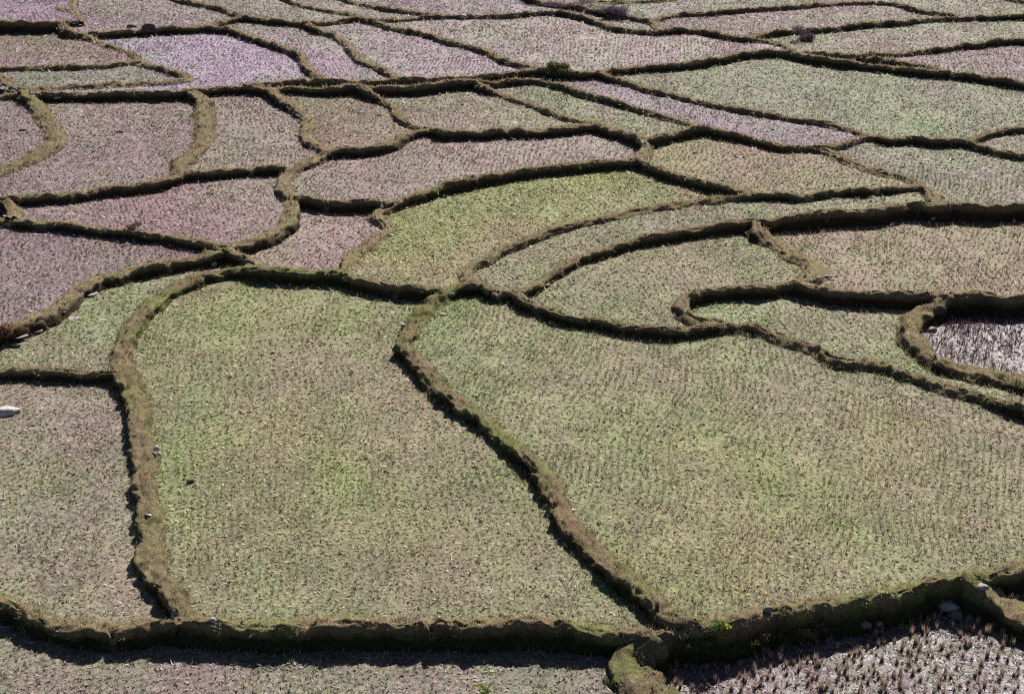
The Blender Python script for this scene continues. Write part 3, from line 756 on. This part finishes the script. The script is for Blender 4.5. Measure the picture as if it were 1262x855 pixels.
SILT = [(112, 362, 1.1, .35), (103, 375, .9, .3), (89, 392, 1.0, .3), (46, 407, .9, .3), (24, 414, 1.2, .35)]
LITTER = [(1168, 205, .9, .12), (1176, 214, .7, .1), (1205, 216, .9, .12), (1216, 212, .6, .1), (440, 338, .5, .08), (457, 337, .6, .08), (600, 730, .35, .05), (707, 722, .3, .05)]
PLANTPTS = [(985, 50), (757, 20), (716, 9), (686, 92), (890, 778), (600, 858), (932, 790), (962, 792), (470, 853), (165, 283), (1110, 180), (14, 414), (846, 797), (868, 790), (914, 800), (990, 783), (1012, 775), (838, 812)]
pre(*[(a, b_) for a, b_, *_ in SILT+LITTER]); pre(*PLANTPTS)
for s_ in STONES:
    k_ = 1.0 if s_[0] == 'boulder' else .82
    rock(s_[0], s_[1], s_[2], s_[3]*k_, s_[4]*k_, s_[5]*k_, s_[6], s_[7])
pats = ['topmost', 'second', 'middle', 'fourth', 'lowest']
for k, (u, v, w_, d_) in enumerate(SILT):
    rock('silt_patch', u, v, w_*.55, d_*1.1, .03, R_SILT, '%s pale silt patch below the reddish bank at the left' % pats[k], 'silt', 'silt patches washed out below the reddish bank', .5, .45)

# ------------------------------------------------------------------ bushes and plants
def leaf_cloud(P, n, rx, ry, rz, size, cols, lumps=5, upright=.2):
    V, C = [], []
    cs = [(RS.normal(size=3)*np.array([rx, ry, rz])*.45, RS.uniform(.35, .6)) for _ in range(lumps)]
    pts = []
    for _ in range(n):
        c, r = cs[RS.randint(lumps)]
        d = RS.normal(size=3); d /= np.linalg.norm(d); rr = r*RS.rand()**.4
        p = c + d*rr*np.array([rx, ry, rz]); p[2] = abs(p[2]+rz*.5)
        pts.append(p)
    pts = np.array(pts) + np.array(P)
    dr = RS.normal(size=(n, 3)); dr[:, 2] = np.abs(dr[:, 2])+upright; dr /= np.linalg.norm(dr, axis=1, keepdims=True)
    cc = np.array(cols)[RS.randint(len(cols), size=n)]*(.6+.7*RS.rand(n, 1))
    return blades(pts, dr, RS.uniform(.7, 1.4, n)*size, RS.uniform(.35, .7, n)*size, cc)
def plant(name, pt, label, cat, n, r, size, cols, stemcol=(.12, .08, .05), stems=7, **kw):
    P = np.array(HITS[pt]); P[2] -= .02
    root = bpy.data.objects.new(name, None); COL.objects.link(root); root.location = P.tolist(); root['label'] = label; root['category'] = cat
    V, C = leaf_cloud((0, 0, 0), n, *r, size, cols, **kw)
    o = link('foliage', tri_mesh('foliage', [V], [C], M_VEG), root)
    # thin tapered stems
    sv, sf = [], []
    for k in range(stems):
        a = RS.rand()*6.28; ln = r[2]*RS.uniform(.8, 1.5); d = np.array([math.cos(a)*.5, math.sin(a)*.5, 1]); d /= np.linalg.norm(d)
        b0 = np.array([math.cos(a), math.sin(a), 0])*.06*r[0]
        prev = None
        for q in range(4):
            c = b0 + d*ln*q/3 + np.array([0, 0, -.04*q*q*r[2]]); rr = .016*(1-q/3.6)
            ring = []
            for e in range(4):
                ring.append(len(sv)); sv.append(c+np.array([math.cos(e*1.57), math.sin(e*1.57), 0])*rr)
            if prev:
                for e in range(4): sf.append((prev[e], prev[(e+1) % 4], ring[(e+1) % 4], ring[e]))
            prev = ring
    link('stem', np_mesh('stem', sv, sf, np.tile(stemcol, (len(sv), 1)), M_VEG), root)
    return root
def _plants():
    PU = [(.10, .06, .09), (.14, .08, .11), (.07, .05, .06)]
    plant('bush', (985, 50), 'round dark purple bush at the meeting of banks at upper right', 'bush', 2600, (.85, .6, .62), .09, PU)
    plant('bush', (757, 20), 'broad purple bush growing on the bank at the top edge', 'bush', 3000, (1.5, .8, .55), .10, PU)
    plant('bush', (716, 9), 'thin low purple scrub left of the broad bush at the top edge', 'bush', 1400, (1.9, .7, .4), .09, PU+[(.25, .17, .22)])
    plant('bush', (686, 92), 'green grassy tuft where the ragged bank meets the long bank', 'bush', 1500, (1.0, .5, .45), .13, [(.09, .12, .04), (.14, .14, .06)], upright=1.5)
    p = plant('weed', (890, 778), 'leafy green weed with yellow flowers on the shaded front bank', 'plant', 420, (.42, .2, .3), .075, [(.09, .14, .04), (.14, .20, .06)])
    for k in range(7):
        V, C = leaf_cloud((0, 0, 0), 9, .03, .03, .02, .045, [(.8, .75, .03)], 1)
        f = link('flower', tri_mesh('flower', [V], [C], M_VEG), p); f.location = (RS.uniform(-.2, .2), RS.uniform(-.2, 0), RS.uniform(.18, .34))
    plant('weed', (932, 790), 'small reddish weed at the foot of the shaded front bank', 'plant', 260, (.3, .2, .32), .06, [(.18, .10, .06), (.14, .16, .05)])
    plant('weed', (962, 792), 'dark green weed near the wet corner at the bank foot', 'plant', 300, (.4, .2, .3), .06, [(.10, .15, .04), (.16, .10, .06)])
    plant('weed', (600, 858), 'yellow-green plant with brown twigs rising at the bottom edge', 'plant', 150, (.32, .2, .26), .10, [(.30, .34, .10), (.24, .30, .09)], (.30, .16, .08), 12)
    plant('bush', (14, 414), 'reddish brown dry grass clump on the bank end at the left edge', 'bush', 1500, (.9, .4, .38), .11, [(.22, .12, .08), (.30, .18, .12), (.16, .09, .06)], upright=1.0)
    MG = [(.07, .10, .03), (.10, .14, .04), (.06, .07, .03)]
    plant('weed', (846, 797), 'dark green leafy weed on the shaded face beside the mossy spur', 'plant', 420, (.5, .2, .35), .07, MG)
    plant('weed', (838, 812), 'lowest dark green weed beside the mossy spur', 'plant', 300, (.35, .2, .28), .06, MG)
    plant('weed', (868, 790), 'dark green weed just left of the yellow-flowered weed', 'plant', 380, (.4, .2, .34), .07, MG)
    plant('weed', (914, 800), 'dark green weed below and right of the yellow-flowered weed', 'plant', 320, (.4, .2, .3), .06, MG)
    plant('weed', (990, 783), 'dry reddish weed hanging on the shaded face above the wet corner', 'plant', 200, (.3, .15, .3), .06, [(.26, .15, .10), (.14, .12, .06)])
    plant('weed', (1012, 775), 'small dry weed beside the dry reddish weed above the wet corner', 'plant', 160, (.25, .15, .22), .06, [(.24, .16, .11), (.12, .14, .05)])
    plant('weed', (165, 283), 'small dark tuft on the bank below the pink field', 'plant', 350, (.4, .3, .25), .08, [(.10, .09, .04)])
PLANTS = _plants

# ------------------------------------------------------------------ vegetation (stubble, weeds, bank grass)
def blades(base, direc, length, width, col, tipmul=1.25, side=None):
    """single-triangle blades: base (n,3), direc (n,3) unit, length (n), width (n), col (n,3)"""
    n = len(base)
    if side is None:
        r = RS.normal(size=(n, 3)); side = np.cross(direc, r); side /= np.linalg.norm(side, axis=1, keepdims=True)+1e-9
    a = base - side*(width/2)[:, None]; b_ = base + side*(width/2)[:, None]; tip = base + direc*length[:, None]
    V = np.stack([a, b_, tip], 1).reshape(-1, 3)
    C = np.stack([col, col, np.clip(col*tipmul, 0, .9)], 1).reshape(-1, 3)
    return V, C
def tri_mesh(name, Vs, Cs, mat):
    V = np.concatenate(Vs); C = np.concatenate(Cs)
    return np_mesh(name, V, np.arange(len(V)).reshape(-1, 3), C, mat, False)

def inview(x, y, z, m=60):
    p = proj(np.stack([x, y, z], -1))
    return (p[:, 0] > -m) & (p[:, 0] < CW+m) & (p[:, 1] > -14) & (p[:, 1] < CH+50)

for q, (key, label, sd, wet) in enumerate(FIELDS):
    if q not in field_obj: continue
    mm = lab == q
    ii, jj = np.nonzero(mm); x0, x1 = XS[ii.min()], XS[ii.max()]; y0, y1 = YS[jj.min()], YS[jj.max()]
    # planted rows: a jittered, gently warped lattice
    sp = {'FW': .27, 'F17': .18, 'F15': .27}.get(key, .23)
    ang = RS.uniform(-.5, .5); jt = .07 if key in ('FR', 'F15', 'F14') else (.27 if key in ('FW', 'F17') else .11)
    R = max(x1-x0, y1-y0)*.75+1; cx, cy = (x0+x1)/2, (y0+y1)/2
    g = np.arange(-R, R, sp)
    A, B_ = np.meshgrid(g, g, indexing='ij'); A = A.ravel(); B_ = B_.ravel()
    A = A + RS.normal(size=A.shape)*sp*jt; B_ = B_ + RS.normal(size=A.shape)*sp*jt
    x = cx + A*math.cos(ang) - B_*math.sin(ang); y = cy + A*math.sin(ang) + B_*math.cos(ang)
    x = x + (vn2(x*.25, y*.25, 0)-.5)*1.2; y = y + (vn2(x*.25+9, y*.25, 1)-.5)*1.2
    def keep(x, y, wd):
        k = (x > X0) & (x < X1) & (y > Y0) & (y < Y1)
        i, j = cells(np.stack([x, y], -1))
        k &= (lab[i, j] == q) & (walld[i, j] >= wd)
        k[k] &= inview(x[k], y[k], np.full(k.sum(), sd[0][2]))
        return x[k], y[k]
    x, y = keep(x, y, 2)
    if key == 'FW':     # the tall clumps of the wet corner are objects of their own (below)
        fw_xy = (x.copy(), y.copy()); x, y = x[:0], y[:0]
    Vs, Cs = [], []
    if len(x):
        k = RS.rand(len(x)) > np.clip(.10+(fbm(x*.6, y*.5, 3, 2)-.5)*2.2, 0, .85); x, y = x[k], y[k]
        xy = np.stack([x, y], -1); z = fidw(q, xy, s_z)+undul(x, y); d = np.hypot(y, CAMZ)
        fc = albedo(fidw(q, xy, s_c))
        pat = fbm(x*.35, y*.22, 5, 0)[:, None]-.5
        fc = np.clip(fc*(1+pat*np.array([-.12, .26, -.2])*1.1), .01, .9)
        tall = {'F17': 2.0, 'F15': 1.6, 'FR': 1.25}.get(key, 1.0)
        hgt = (.05 + .05*RS.rand(len(x)) + .10*RS.rand(len(x))**3)*tall
        brown = RS.rand(len(x)) < (.42 if tall < 1.3 else .75)
        cb = np.where(brown[:, None], fc*np.array([1.0, .76, .72]), fc*np.array([.84, 1.0, .68]))
        cb = cb*(.34+.8*RS.rand(len(x), 1))
        for rng, nb, wm in (((0, 58), 8, .025), ((58, 80), 6, .034), ((80, 999), 4, .048)):
            k = (d >= rng[0]) & (d < rng[1])
            if not k.any(): continue
            n = k.sum()
            bx = np.repeat(np.stack([x[k], y[k], z[k]-.01], -1), nb, 0)
            th = RS.rand(n*nb)*2*math.pi; tilt = np.abs(RS.normal(size=n*nb))*(.42 if tall < 1.3 else .22)
            dr = np.stack([np.sin(tilt)*np.cos(th), np.sin(tilt)*np.sin(th), np.cos(tilt)], -1)
            r = RS.rand(n*nb)*.075
            bx[:, 0] += np.cos(th)*r; bx[:, 1] += np.sin(th)*r
            ln = np.repeat(hgt[k], nb)*(.6+.7*RS.rand(n*nb)); wd_ = wm*(.6+.8*RS.rand(n*nb))
            cc = np.repeat(cb[k], nb, 0)*(.7+.6*RS.rand(n*nb, 1))
            V, C = blades(bx, dr, ln, wd_, np.clip(cc, .01, .9)); Vs.append(V); Cs.append(C)
    # low weeds, dead leaves, straw and painted glint specks between the rows
    area = mm.sum()*CS*CS; dens = 160 if key == 'FW' else (34 if key in ('FR', 'F15') else 44)
    n = int((x1-x0)*(y1-y0)*dens)
    x = RS.uniform(x0, x1, n); y = RS.uniform(y0, y1, n)
    dd = np.hypot(y, CAMZ); x = x[RS.rand(n) < np.clip((52/dd)**1.6, 0, 1)] if False else x
    kk = RS.rand(n) < np.clip((50/dd)**1.7, 0, 1); x, y = x[kk], y[kk]
    x, y = keep(x, y, 1)
    if len(x):
        n = len(x); xy = np.stack([x, y], -1); z = fidw(q, xy, s_z)+undul(x, y)+.012; d = np.hypot(y, CAMZ)
        fc = albedo(fidw(q, xy, s_c))
        pat = fbm(x*.35, y*.22, 5, 0)-.5
        grn = fbm(x*1.7, y*1.2, 3, 3)-.5+pat*1.4
        u = RS.rand(n)
        green = (u < .40+grn*1.6 - (.15 if wet > .6 else 0)); straw = (u > (.93 if wet < .2 else .88))
        pink = (~green) & (~straw)
        c = np.where(green[:, None], fc*np.array([.88, 1.06, .62]), fc*np.array([1.28, 1.06, 1.08]))
        c = np.where(straw[:, None], np.array([.62, .56, .50] if wet < .2 else [.60, .53, .57])*(.7+.6*RS.rand(n, 1)), c*(.45+1.1*RS.rand(n, 1)**1.3))  # on damp fields the lilac-white straw colour paints wet glints
        th = RS.rand(n)*2*math.pi; el = RS.uniform(.05, .6, n)
        dr = np.stack([np.cos(el)*np.cos(th), np.cos(el)*np.sin(th), np.sin(el)], -1)
        sd_ = np.stack([-np.sin(th), np.cos(th), RS.normal(size=n)*.3], -1); sd_ /= np.linalg.norm(sd_, axis=1, keepdims=True)
        sc = (d/45)**.8
        ln = RS.uniform(.05, .18, n)*sc*np.where(straw, 1.5, 1); wd_ = RS.uniform(.04, .10, n)*sc*np.where(straw, .4, 1)
        V, C = blades(np.stack([x, y, z], -1), dr, ln, wd_, np.clip(c, .01, .9), 1.1, sd_); Vs.append(V); Cs.append(C)
    if Vs:
        link('stubble', tri_mesh('stubble', Vs, Cs, M_VEG), field_obj[q], kind='stuff')

# grass growing on every bank
for bi, b in enumerate(banks.values()):
    V, t, dist, drop, env = bank_surf[b.key]
    n, m = V.shape[:2]
    L = t[-1]
    far = dist > 72
    per = 230 if dist < 45 else (170 if dist < 60 else (110 if not far else 70))
    K = int(L*per)
    nt_ = max(2, int(L*9)); ta = RS.rand(nt_)*(n-1.001); tc = RS.rand(nt_)*(m-3)+1; ti = RS.randint(0, nt_, K)
    ds_ = L/(n-1); tuft = RS.rand(K) < .6
    a = np.where(tuft, np.clip(ta[ti]+RS.normal(size=K)*.06/ds_, 0, n-1.01), RS.rand(K)*(n-1.001))
    c = np.where(tuft, np.clip(tc[ti]+RS.normal(size=K)*.5, 1, m-2.01), RS.rand(K)*(m-3)+1)
    tl_ = np.where(tuft, (.8+.8*RS.rand(nt_))[ti], .8); tcol = np.where(tuft, (.7+.7*RS.rand(nt_))[ti], 1.0)
    i = a.astype(int); j = c.astype(int); fa = (a-i)[:, None]; fc_ = (c-j)[:, None]
    p00 = V[i, j]; p10 = V[i+1, j]; p01 = V[i, j+1]; p11 = V[i+1, j+1]
    P = (p00*(1-fa)+p10*fa)*(1-fc_)+(p01*(1-fa)+p11*fa)*fc_
    nr = np.cross(p10-p00, p01-p00); nr /= np.linalg.norm(nr, axis=1, keepdims=True)+1e-9
    nr *= np.sign(nr[:, 2:3]+1e-6)
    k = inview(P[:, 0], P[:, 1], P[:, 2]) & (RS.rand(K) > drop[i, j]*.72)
    P, nr, i, j = P[k], nr[k], i[k], j[k]; tl_ = tl_[k]; tcol = tcol[k]; K = len(P)
    if not K: continue
    # blades stand on the top and hang down the face
    up = np.array([0, 0, 1.0]); steep = 1-np.clip(nr[:, 2:3], 0, 1)
    dr = nr*.8 + up*(.65-1.25*steep) + RS.normal(size=(K, 3))*.38
    dr /= np.linalg.norm(dr, axis=1, keepdims=True)
    gsc = GREENER.get(b.key, .15)
    gpat = np.clip((fbm(P[:, 0]*1.1, P[:, 1]*1.1, 3, 2)-.36)*4, 0, 1)*min(1, gsc*1.15)
    isg = RS.rand(K) < gpat
    base = np.where(isg[:, None], np.array([.30, .32, .13]), np.array([.35, .285, .195]))
    rp = RS.rand(K) < .18
    base = np.where((rp & ~isg)[:, None], np.array([.33, .23, .17]), base)
    pale = RS.rand(K) < .12
    base = np.where((pale & ~isg)[:, None], np.array([.55, .48, .38]), base)
    col = base*(.5+.9*RS.rand(K, 1))*((1-.6*drop[i, j])*tcol*(.84 if b.key in ('V1', 'V2', 'SP', 'V3', 'V5') else 1.0))[:, None]  # blades on the cut faces also darkened, shade put into their colour
    f = {True: 1.7, False: 1.0}[far]*(1.25 if dist > 55 else 1.0)
    ln = RS.uniform(.05, .17, K)*min(f, 1.5)*tl_; wd_ = RS.uniform(.012, .026, K)*f*1.1
    VV, CC = blades(P-nr*.01, dr, ln, wd_, np.clip(col, .01, .8), 1.2)
    # ragged growth along both feet of the bank
    K = int(L*(60 if dist < 60 else 26)); i = RS.randint(0, n-1, K); j = np.where(RS.rand(K) < .5, 1, m-2)
    P = V[i, j]+RS.normal(size=(K, 3))*np.array([.05, .05, 0])+np.array([0, 0, .0]); k = inview(P[:, 0], P[:, 1], P[:, 2]); P = P[k]; K = len(P)
    if K:
        dr = RS.normal(size=(K, 3))*.5+np.array([0, 0, 1.0]); dr /= np.linalg.norm(dr, axis=1, keepdims=True)
        c3 = np.where(RS.rand(K, 1) < .45, np.array([.22, .27, .10]), np.array([.30, .22, .15]))*(.5+.8*RS.rand(K, 1))
        V3, C3 = blades(P, dr, RS.uniform(.06, .2, K), RS.uniform(.015, .035, K)*f, c3); VV = np.concatenate([VV, V3]); CC = np.concatenate([CC, C3])
    link('grass', tri_mesh('grass', [VV], [CC], M_GRASS), bank_obj[b.key], kind='stuff')

PLANTS()
# pale straw litter lying about
for k, (u, v, L_, w_) in enumerate(LITTER):
    P = np.array(HITS[(u, v)]); n = 26
    b0 = P + RS.normal(size=(n, 3))*np.array([L_*.5, L_*.5, .02]) + np.array([0, 0, .06])
    th = RS.rand(n)*6.28; dr = np.stack([np.cos(th), np.sin(th), RS.rand(n)*.3], -1); dr /= np.linalg.norm(dr, axis=1, keepdims=True)
    V, C = blades(b0, dr, RS.uniform(.3, .7, n)*L_, np.full(n, w_*.35), np.tile([.72, .68, .62], (n, 1)))
    names = ['pale straw litter by the bank in the grey-green field', 'pale straw litter just below the upper litter in the grey-green field', 'pale straw litter furthest right in the grey-green field',
             'thin pale straw litter beside the right-hand litter', 'pale straw litter below the arching bank at its foot', 'pale straw litter near the thin straight bank', 'loose straw wisp in the large green field', 'loose straw wisp near the S-shaped bank']
    link('straw_litter', tri_mesh('straw_litter', [V], [C], M_VEG), None, kind='stuff', label=names[k], category='straw')

# tall stubble clumps in the wet corner, each one an object
x, y = fw_xy
q = [f[0] for f in FIELDS].index('FW')
k = RS.rand(len(x)) > .34; x, y = x[k], y[k]
pp = proj(np.stack([x, y, np.full(len(x), -.3)], -1))
k = (pp[:, 0] > 780) & (pp[:, 0] < CW+10) & (pp[:, 1] < CH+12); x, y = x[k], y[k]
order = np.argsort(y)                      # nearest first
CL = []
for s_ in range(9):
    n = 30; th = RS.rand(n)*6.28; tl = np.abs(RS.normal(size=n))*.16
    dr = np.stack([np.sin(tl)*np.cos(th), np.sin(tl)*np.sin(th), np.cos(tl)], -1)
    b0 = np.stack([np.cos(th)*.035*RS.rand(n), np.sin(th)*.035*RS.rand(n), np.full(n, -.02)], -1)
    c = np.array([[.33, .22, .17], [.27, .19, .15], [.38, .30, .24], [.16, .19, .08]])[RS.choice(4, n, p=[.45, .3, .15, .1])]*(.6+.7*RS.rand(n, 1))
    V, C = blades(b0, dr, RS.uniform(.12, .36, n), RS.uniform(.02, .036, n), c)
    CL.append(tri_mesh('rice_stubble_clump', [V], [C], M_VEG))
print('LAYOUT clumps', len(order))
V2, C2 = [], []
for r, j in enumerate(order):
    z = float(fidw(q, np.array([x[j], y[j]]), s_z)+undul(x[j], y[j]))
    if r < 290:
        o = link('rice_stubble_clump', CL[RS.randint(9)], None, label='reddish cut rice stubble clump standing in the wet corner field', category='stubble', group='tall stubble clumps in the wet corner field')
        o.location = (x[j], y[j], z); o.rotation_euler = (0, 0, RS.rand()*6.28); sc = RS.uniform(.7, 1.25); o.scale = (sc, sc, sc*RS.uniform(.8, 1.15))
    else:
        me = CL[RS.randint(9)]; a = np.zeros(len(me.vertices)*3, np.float32); me.vertices.foreach_get('co', a); a = a.reshape(-1, 3)
        cl = np.zeros(len(me.vertices)*4, np.float32); me.color_attributes['Col'].data.foreach_get('color', cl)
        V2.append(a+np.array([x[j], y[j], z])); C2.append(cl.reshape(-1, 4)[:, :3])
if V2: link('stubble', tri_mesh('stubble', V2, C2, M_VEG), field_obj[q], kind='stuff')

# ------------------------------------------------------------------ light, camera, render settings
AZ_, EL_ = rad(25), rad(42)          # sun behind the terraces, to the right
w = bpy.data.worlds.new('World'); scene.world = w; w.use_nodes = True
nt = w.node_tree; nt.nodes.clear()
sky = nt.nodes.new('ShaderNodeTexSky'); sky.sky_type = 'NISHITA'; sky.sun_disc = False
sky.sun_elevation = EL_; sky.sun_rotation = AZ_; sky.altitude = 1800; sky.air_density = .6; sky.dust_density = 2.2
bg = nt.nodes.new('ShaderNodeBackground'); bg.inputs[1].default_value = .05
wo = nt.nodes.new('ShaderNodeOutputWorld'); nt.links.new(sky.outputs[0], bg.inputs[0]); nt.links.new(bg.outputs[0], wo.inputs[0])
sl = bpy.data.lights.new('sun', 'SUN'); sl.energy = 5.0; sl.angle = rad(.5); sl.color = (1.0, .95, .88)
so = bpy.data.objects.new('sun', sl); COL.objects.link(so)
dirv = Vector((math.sin(AZ_)*math.cos(EL_), math.cos(AZ_)*math.cos(EL_), math.sin(EL_)))
so.rotation_euler = dirv.to_track_quat('Z', 'Y').to_euler(); so.location = (30, 60, 60)
cam = bpy.data.cameras.new('camera'); co = bpy.data.objects.new('camera', cam); COL.objects.link(co)
co.location = (0, 0, CAMZ); co.rotation_euler = (math.pi/2-PITCH, 0, 0)
cam.sensor_width = 36; cam.lens = F/CW*36; cam.clip_end = 12000; cam.clip_start = .5
scene.camera = co
scene.view_settings.view_transform = 'Standard'; scene.view_settings.look = 'None'
scene.view_settings.exposure = .93; scene.view_settings.gamma = 1.0
scene.render.engine = 'CYCLES'
scene.cycles.max_bounces = 6; scene.cycles.transparent_max_bounces = 4
scene.cycles.use_denoising = False
scene.cycles.sample_clamp_direct = 6.0; scene.cycles.sample_clamp_indirect = 3.0
scene.cycles.filter_width = 1.3
